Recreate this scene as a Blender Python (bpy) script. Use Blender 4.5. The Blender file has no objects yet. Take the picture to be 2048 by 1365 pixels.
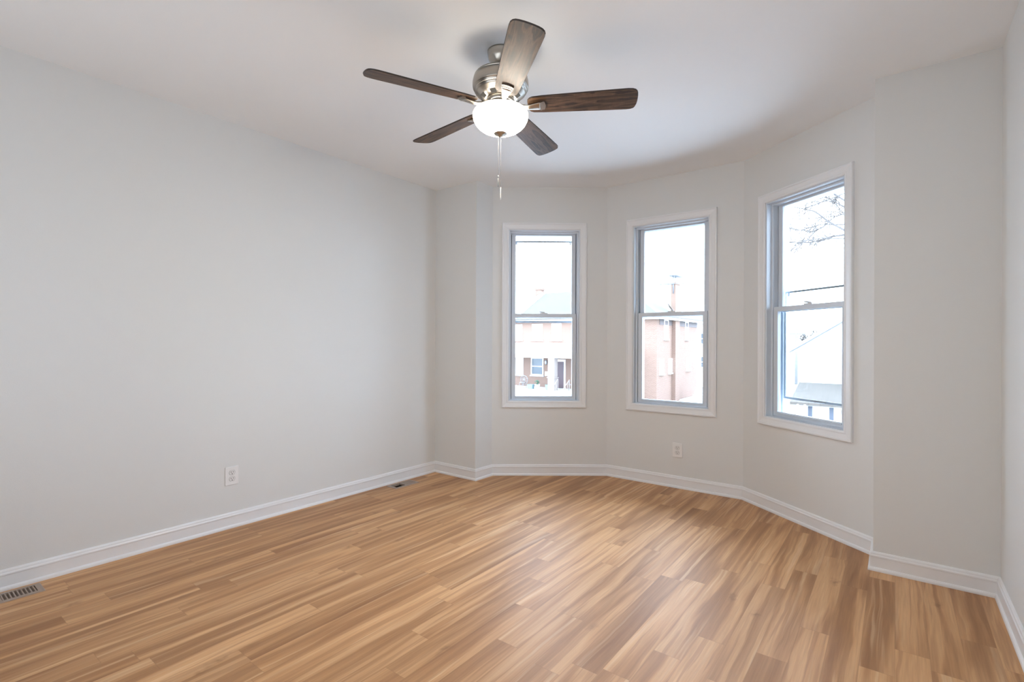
import bpy, math, random
from mathutils import Matrix, Vector

S = bpy.context.scene
COL = S.collection
PI = math.pi
random.seed(7)

# ------------------------------------------------------------------ camera
YAW, ROLL, CAM_H, F_PX, HORIZON = 0.6504, 0.0041, 1.1666, 1009.5, 685.98
cam_data = bpy.data.cameras.new('camera')
cam = bpy.data.objects.new('camera', cam_data)
COL.objects.link(cam)
cam_data.sensor_fit = 'HORIZONTAL'
cam_data.sensor_width = 36.0
cam_data.lens = F_PX / 2048 * 36.0
cam_data.shift_y = (HORIZON - 682.5) / 2048
cam_data.clip_start, cam_data.clip_end = 0.02, 400
right = Vector((math.cos(YAW), math.sin(YAW), 0))
up = Vector((0, 0, 1))
fwd = Vector((-math.sin(YAW), math.cos(YAW), 0))
r_ax = right * math.cos(ROLL) + up * math.sin(ROLL)
u_ax = up * math.cos(ROLL) - right * math.sin(ROLL)
m = Matrix.Identity(4)
for i in range(3):
    m[i][0], m[i][1], m[i][2] = r_ax[i], u_ax[i], -fwd[i]
m[2][3] = CAM_H
cam.matrix_world = m
S.camera = cam

# ------------------------------------------------------------------ world (bright overcast sky), area light, exposure
SKY_COLOUR, SKY_STRENGTH = (0.70, 0.88, 1.12), 13.0
ROOM_FILL = 18.0
LAMP_STRENGTH = 215.0
S.view_settings.view_transform = 'Standard'
S.view_settings.look = 'None'
S.view_settings.gamma = 1
S.view_settings.use_curve_mapping = False
S.view_settings.exposure = 0.0
w = bpy.data.worlds.new('world')
S.world = w
w.use_nodes = True
bg = w.node_tree.nodes['Background']
bg.inputs['Color'].default_value = (*SKY_COLOUR, 1)
bg.inputs['Strength'].default_value = SKY_STRENGTH
fill_data = bpy.data.lights.new('added_fill', 'AREA')
fill_data.shape = 'RECTANGLE'
fill_data.size, fill_data.size_y = 2.6, 0.6
fill_data.energy = ROOM_FILL
fill_data.color = (0.86, 0.96, 1.05)
fill = bpy.data.objects.new('added_fill', fill_data)
COL.objects.link(fill)
fill.location = (-1.30, -0.50, 0.95)
fill.rotation_euler = (math.radians(126), 0, 0)         # added fill light behind the camera, aimed up to brighten the room
try:
    S.cycles.max_bounces = 14
    S.cycles.diffuse_bounces = 9
    S.cycles.transparent_max_bounces = 24
    S.cycles.use_denoising = True
    S.cycles.caustics_reflective = False
    S.cycles.sample_clamp_indirect = 6.0
except Exception:
    pass


# ------------------------------------------------------------------ node helpers
def material(name):
    mt = bpy.data.materials.new(name)
    mt.use_nodes = True
    nt = mt.node_tree
    return mt, nt, nt.nodes['Principled BSDF']


class G:
    """small wrapper that makes node graphs short to write"""
    def __init__(self, nt):
        self.nt = nt

    def n(self, kind, **kw):
        nd = self.nt.nodes.new(kind)
        for k, v in kw.items():
            setattr(nd, k, v)
        return nd

    def put(self, sock, v):
        if hasattr(v, 'is_output'):
            self.nt.links.new(v, sock)
        elif v is not None:
            sock.default_value = v

    def math(self, op, a, b=None, c=None, clamp=False):
        nd = self.n('ShaderNodeMath', operation=op, use_clamp=clamp)
        for i, v in enumerate((a, b, c)):
            if v is not None:
                self.put(nd.inputs[i], v)
        return nd.outputs[0]

    def xyz(self, x, y, z):
        nd = self.n('ShaderNodeCombineXYZ')
        for i, v in enumerate((x, y, z)):
            self.put(nd.inputs[i], v)
        return nd.outputs[0]

    def noise(self, vec, scale, detail=2.0, rough=0.5, dist=0.0):
        nd = self.n('ShaderNodeTexNoise')
        self.put(nd.inputs['Vector'], vec)
        nd.inputs['Scale'].default_value = scale
        nd.inputs['Detail'].default_value = detail
        nd.inputs['Roughness'].default_value = rough
        nd.inputs['Distortion'].default_value = dist
        return nd.outputs['Fac']

    def ramp(self, fac, stops, interp='LINEAR'):
        nd = self.n('ShaderNodeValToRGB')
        cr = nd.color_ramp
        cr.interpolation = interp
        while len(cr.elements) < len(stops):
            cr.elements.new(0.5)
        for e, (p, c) in zip(cr.elements, stops):
            e.position = p
            e.color = (*c, 1) if len(c) == 3 else c
        self.put(nd.inputs[0], fac)
        return nd.outputs[0]

    def mix(self, fac, a, b, blend='MIX'):
        nd = self.n('ShaderNodeMix', data_type='RGBA', blend_type=blend)
        self.put(nd.inputs[0], fac)
        self.put(nd.inputs[6], a if hasattr(a, 'is_output') else (*a, 1))
        self.put(nd.inputs[7], b if hasattr(b, 'is_output') else (*b, 1))
        return nd.outputs[2]

    def bump(self, height, strength, distance, bsdf):
        nd = self.n('ShaderNodeBump')
        nd.inputs['Strength'].default_value = strength
        nd.inputs['Distance'].default_value = distance
        self.put(nd.inputs['Height'], height)
        self.nt.links.new(nd.outputs[0], bsdf.inputs['Normal'])


def simple(name, col, rough=0.5, metal=0.0, spec=None, var=0.04, scale=8.0):
    """plain coloured surface with a faint procedural tone variation"""
    mt, nt, b = material(name)
    g = G(nt)
    tc = g.n('ShaderNodeTexCoord').outputs['Object']
    f = g.noise(tc, scale, 3)
    c = g.mix(f, tuple(max(0, v * (1 - var)) for v in col), tuple(min(1, v * (1 + var)) for v in col))
    nt.links.new(c, b.inputs['Base Color'])
    b.inputs['Roughness'].default_value = rough
    b.inputs['Metallic'].default_value = metal
    if spec is not None:
        b.inputs['Specular IOR Level'].default_value = spec
    return mt


def paint(name, col, rough=0.55, spec=0.3):
    """rolled wall paint: fine stipple bump"""
    mt, nt, b = material(name)
    g = G(nt)
    tc = g.n('ShaderNodeTexCoord').outputs['Object']
    f = g.noise(tc, 1.3, 2)
    c = g.mix(f, tuple(v * 0.985 for v in col), tuple(min(1, v * 1.015) for v in col))
    nt.links.new(c, b.inputs['Base Color'])
    b.inputs['Roughness'].default_value = rough
    b.inputs['Specular IOR Level'].default_value = spec
    g.bump(g.noise(tc, 260, 2), 0.12, 0.002, b)
    return mt


def floor_material():
    mt, nt, b = material('laminate_planks')
    g = G(nt)
    tc = g.n('ShaderNodeTexCoord').outputs['Object']
    sp = g.n('ShaderNodeSeparateXYZ')
    nt.links.new(tc, sp.inputs[0])
    X, Y = sp.outputs[0], sp.outputs[1]
    u = g.math('DIVIDE', X, 0.104)
    iu = g.math('FLOOR', u)
    fu = g.math('SUBTRACT', u, iu)
    wn = g.n('ShaderNodeTexWhiteNoise', noise_dimensions='1D')
    g.put(wn.inputs['W'], iu)
    v = g.math('ADD', g.math('DIVIDE', Y, 0.88), g.math('MULTIPLY', wn.outputs['Value'], 9.0))
    iv = g.math('FLOOR', v)
    fv = g.math('SUBTRACT', v, iv)
    wn2 = g.n('ShaderNodeTexWhiteNoise', noise_dimensions='2D')
    g.put(wn2.inputs['Vector'], g.xyz(iu, iv, 0.0))
    rnd = wn2.outputs['Value']
    rs = g.n('ShaderNodeSeparateXYZ')
    nt.links.new(wn2.outputs['Color'], rs.inputs[0])
    r2, r3 = rs.outputs[0], rs.outputs[1]
    off = g.math('MULTIPLY', rnd, 37.0)
    # long wavy heartwood figure running along the board
    wob = g.noise(g.xyz(g.math('MULTIPLY', X, 5.0), g.math('MULTIPLY', Y, 2.6), off), 1.0, 2, 0.5)
    Xw = g.math('ADD', X, g.math('MULTIPLY', g.math('SUBTRACT', wob, 0.5), 0.036))
    fig_v = g.xyz(g.math('ADD', g.math('MULTIPLY', Xw, 15.0), off), g.math('MULTIPLY', Y, 0.85), g.math('MULTIPLY', r2, 23.0))
    fig = g.noise(fig_v, 1.0, 2.5, 0.45, 0.6)
    fig = g.math('ADD', fig, g.math('MULTIPLY', g.math('SUBTRACT', r3, 0.5), 0.09))
    base = g.ramp(fig, [(0.30, (0.62, 0.360, 0.182)), (0.46, (0.545, 0.300, 0.143)), (0.53, (0.455, 0.240, 0.110)), (0.61, (0.39, 0.198, 0.089)), (0.74, (0.30, 0.142, 0.062))])
    # second, sharper dark streaks
    st_v = g.xyz(g.math('ADD', g.math('MULTIPLY', Xw, 34.0), g.math('MULTIPLY', r3, 51.0)), g.math('MULTIPLY', Y, 0.9), g.math('MULTIPLY', rnd, 11.0))
    st = g.noise(st_v, 1.0, 2.0, 0.5, 0.5)
    stm = g.ramp(st, [(0.53, (0, 0, 0)), (0.585, (1, 1, 1))])
    base = g.mix(g.math('MULTIPLY', stm, 0.45), base, (0.33, 0.165, 0.075))
    lt = g.ramp(st, [(0.30, (1, 1, 1)), (0.40, (0, 0, 0))])
    base = g.mix(g.math('MULTIPLY', lt, 0.5), base, (0.70, 0.46, 0.27))
    # small knots with curl
    vo = g.n('ShaderNodeTexVoronoi', feature='F1')
    kn_v = g.xyz(g.math('MULTIPLY', g.math('ADD', X, g.math('MULTIPLY', g.noise(tc, 26.0, 3), 0.05)), 7.5), g.math('MULTIPLY', g.math('ADD', Y, g.math('MULTIPLY', g.noise(tc, 19.0, 2), 0.10)), 3.1), 0.0)
    g.put(vo.inputs['Vector'], kn_v)
    vo.inputs['Scale'].default_value = 1.0
    kn = g.ramp(vo.outputs['Distance'], [(0.03, (1, 1, 1)), (0.08, (0.42, 0.42, 0.42)), (0.16, (0, 0, 0))])
    ksel = g.n('ShaderNodeSeparateXYZ')
    nt.links.new(vo.outputs['Color'], ksel.inputs[0])
    pick = g.math('GREATER_THAN', ksel.outputs[0], 0.32)
    base = g.mix(g.math('MULTIPLY', g.math('MULTIPLY', kn, pick), 0.6), base, (0.25, 0.125, 0.058))
    # fine grain
    gr = g.noise(g.xyz(g.math('MULTIPLY', X, 150.0), g.math('MULTIPLY', Y, 5.0), off), 1.0, 3, 0.6)
    grc = g.ramp(gr, [(0.25, (0.86, 0.86, 0.86)), (0.75, (1.08, 1.08, 1.08))])
    base = g.mix(1.0, base, grc, 'MULTIPLY')
    tone = g.ramp(r2, [(0.0, (0.92, 0.915, 0.91)), (1.0, (1.07, 1.07, 1.06))])
    base = g.mix(1.0, base, tone, 'MULTIPLY')
    # joints
    ju = g.math('MINIMUM', fu, g.math('SUBTRACT', 1.0, fu))
    jv = g.math('MINIMUM', fv, g.math('SUBTRACT', 1.0, fv))
    j = g.math('MAXIMUM', g.math('LESS_THAN', ju, 0.011), g.math('LESS_THAN', jv, 0.0016))
    base = g.mix(g.math('MULTIPLY', j, 0.28), base, (0.24, 0.125, 0.062))
    nt.links.new(base, b.inputs['Base Color'])
    b.inputs['Roughness'].default_value = 0.45
    b.inputs['Specular IOR Level'].default_value = 0.25
    g.bump(g.math('ADD', g.math('MULTIPLY', gr, 0.25), g.math('MULTIPLY', j, -1.0)), 0.12, 0.002, b)
    return mt


def blade_material():
    mt, nt, b = material('weathered_oak_blade')
    g = G(nt)
    oi = g.n('ShaderNodeObjectInfo')
    tc = g.n('ShaderNodeTexCoord').outputs['Object']
    sp = g.n('ShaderNodeSeparateXYZ')
    nt.links.new(tc, sp.inputs[0])
    o = g.math('MULTIPLY', oi.outputs['Random'], 31.0)
    v = g.xyz(g.math('MULTIPLY', sp.outputs[0], 3.4), g.math('ADD', g.math('MULTIPLY', sp.outputs[1], 26.0), o), o)
    f = g.noise(v, 1.0, 3, 0.5, 1.4)
    c = g.ramp(f, [(0.28, (0.022, 0.011, 0.006)), (0.42, (0.070, 0.037, 0.019)), (0.52, (0.125, 0.070, 0.038)), (0.57, (0.070, 0.037, 0.019)), (0.60, (0.020, 0.010, 0.006)), (0.68, (0.060, 0.031, 0.016))])
    fine = g.noise(g.xyz(g.math('MULTIPLY', sp.outputs[0], 12.0), g.math('MULTIPLY', sp.outputs[1], 420.0), o), 1.0, 3, 0.7)
    saw = g.noise(g.xyz(g.math('MULTIPLY', sp.outputs[0], 260.0), g.math('MULTIPLY', sp.outputs[1], 14.0), o), 1.0, 2, 0.6)
    c = g.mix(1.0, c, g.ramp(fine, [(0.3, (0.72, 0.72, 0.72)), (0.7, (1.25, 1.25, 1.25))]), 'MULTIPLY')
    c = g.mix(1.0, c, g.ramp(saw, [(0.3, (0.9, 0.9, 0.9)), (0.75, (1.14, 1.14, 1.14))]), 'MULTIPLY')
    nt.links.new(c, b.inputs['Base Color'])
    b.inputs['Roughness'].default_value = 0.42
    b.inputs['Specular IOR Level'].default_value = 0.32
    return mt


def brushed_nickel():
    mt, nt, b = material('brushed_nickel')
    g = G(nt)
    tc = g.n('ShaderNodeTexCoord').outputs['Object']
    sp = g.n('ShaderNodeSeparateXYZ')
    nt.links.new(tc, sp.inputs[0])
    f = g.noise(g.xyz(g.math('MULTIPLY', sp.outputs[0], 3.0), g.math('MULTIPLY', sp.outputs[1], 3.0), g.math('MULTIPLY', sp.outputs[2], 500.0)), 1.0, 2)
    nt.links.new(g.mix(f, (0.40, 0.365, 0.32), (0.50, 0.465, 0.415)), b.inputs['Base Color'])
    b.inputs['Metallic'].default_value = 1.0
    b.inputs['Roughness'].default_value = 0.3
    return mt


def lamp_glass():
    """frosted bowl lit by the bulbs inside: brightest round the bulbs, dimmer at the rim"""
    mt, nt, b = material('lit_frosted_glass')
    g = G(nt)
    tc = g.n('ShaderNodeTexCoord').outputs['Object']
    ln = g.n('ShaderNodeVectorMath', operation='LENGTH')
    sp = g.n('ShaderNodeSeparateXYZ')
    nt.links.new(tc, sp.inputs[0])
    g.put(ln.inputs[0], g.xyz(sp.outputs[0], sp.outputs[1], 0.0))
    k = g.ramp(ln.outputs['Value'], [(0.035, (1, 1, 1)), (0.095, (0.42, 0.42, 0.42)), (0.124, (0.22, 0.22, 0.22)), (0.1290, (0.02, 0.02, 0.02)), (0.1316, (0.0042, 0.0042, 0.0042))])
    colr = g.ramp(ln.outputs['Value'], [(0.07, (1.0, 0.92, 0.80)), (0.125, (1.0, 0.91, 0.78)), (0.1316, (1.0, 0.86, 0.68))])
    nt.links.new(colr, b.inputs['Emission Color'])
    # emission turned down on the shoulder to soften the halo on the ceiling
    shoulder = g.n('ShaderNodeMapRange')
    shoulder.inputs['From Min'].default_value, shoulder.inputs['From Max'].default_value = 2.240 - 2.54, 2.252 - 2.54
    shoulder.inputs['To Min'].default_value, shoulder.inputs['To Max'].default_value = 1.0, 0.22
    nt.links.new(sp.outputs[2], shoulder.inputs['Value'])
    nt.links.new(g.math('MULTIPLY', g.math('MULTIPLY', k, shoulder.outputs[0]), LAMP_STRENGTH), b.inputs['Emission Strength'])
    b.inputs['Base Color'].default_value = (0.85, 0.82, 0.76, 1)
    b.inputs['Roughness'].default_value = 0.35
    return mt


def pane_glass():
    mt = bpy.data.materials.new('clear_window_glass')
    mt.use_nodes = True
    nt = mt.node_tree
    nt.nodes.clear()
    g = G(nt)
    out = g.n('ShaderNodeOutputMaterial')
    tr = g.n('ShaderNodeBsdfTransparent')
    tr.inputs['Color'].default_value = (0.975, 0.985, 0.985, 1)
    gl = g.n('ShaderNodeBsdfGlossy')
    gl.inputs['Roughness'].default_value = 0.02
    fr = g.n('ShaderNodeFresnel')
    fr.inputs['IOR'].default_value = 1.25
    mx = g.n('ShaderNodeMixShader')
    nt.links.new(fr.outputs[0], mx.inputs[0])
    nt.links.new(tr.outputs[0], mx.inputs[1])
    nt.links.new(gl.outputs[0], mx.inputs[2])
    nt.links.new(mx.outputs[0], out.inputs[0])
    return mt


def brick_material(name, c1, c2, mortar, scale=1.0):
    mt, nt, b = material(name)
    g = G(nt)
    tc = g.n('ShaderNodeTexCoord').outputs['Object']
    sp = g.n('ShaderNodeSeparateXYZ')
    nt.links.new(tc, sp.inputs[0])
    v = g.xyz(g.math('ADD', sp.outputs[0], sp.outputs[1]), sp.outputs[2], 0.0)
    br = g.n('ShaderNodeTexBrick')
    g.put(br.inputs['Vector'], v)
    br.inputs['Color1'].default_value = (*c1, 1)
    br.inputs['Color2'].default_value = (*c2, 1)
    br.inputs['Mortar'].default_value = (*mortar, 1)
    br.inputs['Scale'].default_value = 1.0
    br.inputs['Brick Width'].default_value = 0.22 * scale
    br.inputs['Row Height'].default_value = 0.075 * scale
    br.inputs['Mortar Size'].default_value = 0.012 * scale
    nt.links.new(br.outputs['Color'], b.inputs['Base Color'])
    b.inputs['Roughness'].default_value = 0.9
    return mt


def shingle_material(name, c1, c2):
    mt, nt, b = material(name)
    g = G(nt)
    tc = g.n('ShaderNodeTexCoord').outputs['Object']
    sp = g.n('ShaderNodeSeparateXYZ')
    nt.links.new(tc, sp.inputs[0])
    br = g.n('ShaderNodeTexBrick')
    g.put(br.inputs['Vector'], g.xyz(sp.outputs[0], g.math('MULTIPLY', sp.outputs[1], 1.15), 0.0))
    br.inputs['Color1'].default_value = (*c1, 1)
    br.inputs['Color2'].default_value = (*c2, 1)
    br.inputs['Mortar'].default_value = (*(v * 0.6 for v in c1), 1)
    br.inputs['Scale'].default_value = 1.0
    br.inputs['Brick Width'].default_value = 0.45
    br.inputs['Row Height'].default_value = 0.16
    br.inputs['Mortar Size'].default_value = 0.012
    nt.links.new(br.outputs['Color'], b.inputs['Base Color'])
    b.inputs['Roughness'].default_value = 0.9
    return mt


M = {}
M['wall'] = paint('greige_wall_paint', (0.720, 0.728, 0.724))
M['ceiling'] = paint('white_ceiling_paint', (0.87, 0.88, 0.885), 0.7, 0.2)
M['trim'] = simple('white_trim_gloss', (0.80, 0.81, 0.825), 0.32, var=0.01)
M['vinyl'] = simple('white_vinyl', (0.66, 0.71, 0.77), 0.35, var=0.01)
M['floor'] = floor_material()
M['blade'] = blade_material()
M['blade_edge'] = simple('dark_blade_edge', (0.030, 0.020, 0.015), 0.45)
M['nickel'] = brushed_nickel()
M['chain'] = simple('grey_bead_chain', (0.10, 0.095, 0.09), 0.6, 0.0)
M['dark'] = simple('dark_gap', (0.012, 0.011, 0.010), 0.8)
M['lamp'] = lamp_glass()
M['glass'] = pane_glass()
M['strip'] = simple('dark_track_shade', (0.07, 0.075, 0.085), 0.7)
M['storm'] = simple('grey_storm_rail', (0.36, 0.42, 0.47), 0.4)
M['latch'] = simple('grey_latch_metal', (0.33, 0.33, 0.33), 0.4, 0.6)
M['lock'] = simple('white_lock_metal', (0.66, 0.67, 0.68), 0.35)
M['plate'] = simple('white_plastic_plate', (0.82, 0.82, 0.82), 0.3, var=0.005)
M['recept'] = simple('white_receptacle', (0.74, 0.74, 0.74), 0.35, var=0.01)
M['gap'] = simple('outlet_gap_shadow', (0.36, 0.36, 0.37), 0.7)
M['slot'] = simple('outlet_slot', (0.06, 0.06, 0.06), 0.7)
M['vent'] = simple('taupe_register_metal', (0.34, 0.265, 0.215), 0.42, 0.1, var=0.08)
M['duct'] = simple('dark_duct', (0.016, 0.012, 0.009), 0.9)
M['brick'] = brick_material('red_brick', (0.180, 0.102, 0.072), (0.150, 0.083, 0.058), (0.195, 0.136, 0.104))
M['shingle'] = shingle_material('grey_shingle', (0.092, 0.076, 0.062), (0.080, 0.066, 0.054))
M['ext_white'] = simple('white_painted_wood', (0.82, 0.82, 0.80), 0.6)
M['cream'] = simple('cream_painted_column', (0.26, 0.215, 0.19), 0.7)
M['ext_glass'] = simple('dark_house_glass', (0.06, 0.07, 0.08), 0.15, var=0.25, scale=1.5)
M['door'] = simple('maroon_door', (0.06, 0.032, 0.034), 0.5)
M['shutter'] = simple('slate_shutter', (0.055, 0.062, 0.08), 0.6)
M['wall_band'] = simple('purple_grey_band', (0.085, 0.062, 0.056), 0.7)
M['concrete'] = simple('pale_concrete', (0.45, 0.455, 0.46), 0.9, var=0.1, scale=2)
M['asphalt'] = simple('asphalt', (0.16, 0.16, 0.165), 0.9, var=0.1, scale=2)
M['grass'] = simple('winter_grass', (0.17, 0.17, 0.10), 0.95, var=0.3, scale=1.2)
M['bark'] = simple('grey_bark', (0.085, 0.074, 0.068), 0.9, var=0.2, scale=20)
M['twig'] = simple('brown_twigs', (0.095, 0.080, 0.070), 0.9, var=0.2, scale=20)
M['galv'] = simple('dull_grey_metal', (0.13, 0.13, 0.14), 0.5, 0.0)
M['teal'] = simple('pale_teal_glaze', (0.13, 0.20, 0.21), 0.4)
M['leaf'] = simple('green_leaves', (0.025, 0.07, 0.035), 0.7, var=0.4, scale=20)
M['ext_metal'] = simple('pale_garden_metal', (0.17, 0.165, 0.16), 0.5)
M['pole'] = simple('weathered_pole', (0.16, 0.15, 0.14), 0.9)
M['siding'] = simple('white_siding', (0.80, 0.82, 0.85), 0.6, var=0.02)


# ------------------------------------------------------------------ mesh helpers
class MB:
    def __init__(self):
        self.v, self.f, self.mi, self.sm = [], [], [], []

    def add(self, vs, fs, mi=0, smooth=False):
        k = len(self.v)
        self.v += [tuple(p) for p in vs]
        for f in fs:
            self.f.append([i + k for i in f])
            self.mi.append(mi)
            self.sm.append(smooth)
        return self

    def box(self, x0, x1, y0, y1, z0, z1, mi=0):
        vs = [(x, y, z) for z in (z0, z1) for y in (y0, y1) for x in (x0, x1)]
        return self.add(vs, [(0, 2, 3, 1), (4, 5, 7, 6), (0, 1, 5, 4), (2, 6, 7, 3), (0, 4, 6, 2), (1, 3, 7, 5)], mi)

    def prism(self, poly, z0, z1, mi=0):
        """poly: xy outline, any convex or simple shape"""
        n = len(poly)
        area = sum(poly[i][0] * poly[(i + 1) % n][1] - poly[(i + 1) % n][0] * poly[i][1] for i in range(n))
        if area < 0:
            poly = poly[::-1]
        vs = [(x, y, z0) for x, y in poly] + [(x, y, z1) for x, y in poly]
        fs = [tuple(range(n - 1, -1, -1)), tuple(range(n, 2 * n))]
        fs += [(i, (i + 1) % n, n + (i + 1) % n, n + i) for i in range(n)]
        return self.add(vs, fs, mi)

    def lathe(self, prof, n=48, mi=0, smooth=True, centre=(0, 0)):
        vs, fs = [], []
        for r, z in prof:
            for i in range(n):
                a = 2 * PI * i / n
                vs.append((centre[0] + r * math.cos(a), centre[1] + r * math.sin(a), z))
        for k in range(len(prof) - 1):
            for i in range(n):
                j = (i + 1) % n
                fs.append((k * n + i, k * n + j, (k + 1) * n + j, (k + 1) * n + i))
        return self.add(vs, fs, mi, smooth)

    def tube(self, pts, radii, n=8, mi=0, cap=True):
        pts = [Vector(p) for p in pts]
        if not hasattr(radii, '__len__'):
            radii = [radii] * len(pts)
        vs, fs = [], []
        prev = None
        for k, p in enumerate(pts):
            t = (pts[min(k + 1, len(pts) - 1)] - pts[max(k - 1, 0)]).normalized()
            ref = prev if prev is not None else (Vector((0, 0, 1)) if abs(t.z) < 0.9 else Vector((1, 0, 0)))
            a = (ref - t * ref.dot(t)).normalized()
            prev = a
            b = t.cross(a)
            for i in range(n):
                an = 2 * PI * i / n
                vs.append(p + (a * math.cos(an) + b * math.sin(an)) * radii[k])
        for k in range(len(pts) - 1):
            for i in range(n):
                j = (i + 1) % n
                fs.append((k * n + i, k * n + j, (k + 1) * n + j, (k + 1) * n + i))
        if cap:
            fs.append(tuple(range(n - 1, -1, -1)))
            fs.append(tuple((len(pts) - 1) * n + i for i in range(n)))
        return self.add(vs, fs, mi, True)

    def loft(self, sections, mi=0, smooth=False):
        """sections: equal-length closed rings"""
        n = len(sections[0])
        vs = [p for s in sections for p in s]
        fs = []
        for k in range(len(sections) - 1):
            for i in range(n):
                j = (i + 1) % n
                fs.append((k * n + i, k * n + j, (k + 1) * n + j, (k + 1) * n + i))
        fs.append(tuple(range(n - 1, -1, -1)))
        fs.append(tuple((len(sections) - 1) * n + i for i in range(n)))
        return self.add(vs, fs, mi, smooth)

    def build(self, name, mats, parent=None, bevel=0.0, seg=2):
        me = bpy.data.meshes.new(name)
        me.from_pydata(self.v, [], self.f)
        for mt in (mats if isinstance(mats, (list, tuple)) else [mats]):
            me.materials.append(mt)
        for p, mi, s in zip(me.polygons, self.mi, self.sm):
            p.material_index = mi
            p.use_smooth = s
        import bmesh
        bm = bmesh.new()
        bm.from_mesh(me)
        bmesh.ops.recalc_face_normals(bm, faces=bm.faces)
        bm.to_mesh(me)
        bm.free()
        me.update()
        o = bpy.data.objects.new(name, me)
        COL.objects.link(o)
        if parent is not None:
            o.parent = parent
        if bevel > 0:
            md = o.modifiers.new('bevel', 'BEVEL')
            md.width = bevel
            md.segments = seg
            md.limit_method = 'ANGLE'
        return o


def empty(name, loc=(0, 0, 0), rz=0.0):
    o = bpy.data.objects.new(name, None)
    o.empty_display_size = 0.1
    o.location = loc
    o.rotation_euler = (0, 0, rz)
    COL.objects.link(o)
    return o


def tag(o, label=None, cat=None, group=None, kind=None):
    if label:
        o['label'] = label
    if cat:
        o['category'] = cat
    if group:
        o['group'] = group
    if kind:
        o['kind'] = kind
    return o


def struct(o, label, cat):
    return tag(o, label, cat, kind='structure')


# ------------------------------------------------------------------ room shell
H = 2.54
T = 0.17                       # wall thickness, outward
A_X, B_Y, R_X, REAR = -3.318, 3.216, 0.387, -0.75
P = [(A_X, REAR), (A_X, B_Y), (-2.831, B_Y), (-2.831, 3.433), (-2.030, 4.054), (-0.910, 4.066),
     (-0.091, 3.435), (-0.091, B_Y), (R_X, B_Y), (R_X, REAR)]
NP = len(P)


def seg(i):
    a, b = Vector(P[i]), Vector(P[(i + 1) % NP])
    t = (b - a).normalized()
    return a, b, t, Vector((-t.y, t.x))          # outward is to the left of the run


def offset_pts(d):
    """room outline pushed outward by d, mitred"""
    out = []
    for i in range(NP):
        _, _, t0, n0 = seg((i - 1) % NP)
        _, _, t1, n1 = seg(i)
        mv = (n0 + n1)
        mv = mv / mv.length_squared * 2
        out.append(Vector(P[i]) + mv * d)
    return out


OUT = offset_pts(T)
WIN_W, WIN_Z0, WIN_Z1 = 0.632, 0.652, 2.166     # rough opening inside the casing
WINDOWS = {3: 0.457, 4: 0.556, 5: 0.533}        # wall index -> centre along the wall

names = {0: ('wall_left', 'long light grey wall on the left with one outlet low on it'),
         1: ('wall_back_left', 'narrow grey wall strip in the far left corner beside the bay'),
         2: ('wall_bay_return_left', 'thin grey return at the left edge of the bay'),
         3: ('wall_bay_left', 'grey bay wall around the leftmost window'),
         4: ('wall_bay_middle', 'grey bay wall around the middle window above the outlet'),
         5: ('wall_bay_right', 'grey bay wall around the rightmost and largest looking window'),
         6: ('wall_bay_return_right', 'thin grey return at the right edge of the bay'),
         7: ('wall_back_right', 'plain grey wall panel right of the bay near the right corner'),
         8: ('wall_right', 'pale grey wall at the right edge of the picture'),
         9: ('wall_rear', 'grey wall behind the viewer')}
for i in range(NP):
    a, b, t, n = seg(i)
    oa, ob = OUT[i], OUT[(i + 1) % NP]
    mb = MB()
    if i in WINDOWS:
        c = WINDOWS[i]
        s0, s1 = c - WIN_W / 2, c + WIN_W / 2
        i0, i1 = a + t * s0, a + t * s1
        o0, o1 = i0 + n * T, i1 + n * T
        mb.prism([a, i0, o0, oa], 0, H)
        mb.prism([i1, b, ob, o1], 0, H)
        mb.prism([i0, i1, o1, o0], 0, WIN_Z0)
        mb.prism([i0, i1, o1, o0], WIN_Z1, H)
    else:
        mb.prism([a, b, ob, oa], 0, H)
    o = mb.build(names[i][0], M['wall'])
    struct(o, names[i][1], 'wall')

# ceiling
struct(MB().prism([tuple(p) for p in OUT], H, H + 0.16).build('ceiling', M['ceiling']), 'white painted ceiling over the whole room', 'ceiling')

# floor with two register openings cut through it
VX0, VX1 = -3.258, -3.170
V1, V2 = (0.285, 0.541), (2.652, 2.862)
fl = MB()
ys = [REAR - T, V1[0], V1[1], V2[0], V2[1], B_Y + T]
for x0, x1, holes in ((A_X - T, VX0, False), (VX0, VX1, True), (VX1, R_X + T, False)):
    for k in range(5):
        if holes and k in (1, 3):
            continue
        fl.add([(x0, ys[k], 0), (x1, ys[k], 0), (x1, ys[k + 1], 0), (x0, ys[k + 1], 0)], [(0, 1, 2, 3)])
bay = [(p.x, p.y, 0) for p in (OUT[3], OUT[4], OUT[5], OUT[6])]
yb = B_Y + T
bay = [(OUT[3].x, yb, 0)] + [(OUT[6].x, yb, 0)] + [bay[3], bay[2], bay[1], bay[0]]
fl.add(bay, [(0, 1, 2, 3, 4, 5)])
for x0, x1, (y0, y1) in ((VX0, VX1, V1), (VX0, VX1, V2)):     # board thickness round the holes
    q = [(x0, y0), (x1, y0), (x1, y1), (x0, y1)]
    for k in range(4):
        (xa, ya), (xb, yb2) = q[k], q[(k + 1) % 4]
        fl.add([(xa, ya, 0), (xb, yb2, 0), (xb, yb2, -0.02), (xa, ya, -0.02)], [(0, 1, 2, 3)])
struct(fl.build('floor', M['floor']), 'honey brown wood plank floor', 'floor')

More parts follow.
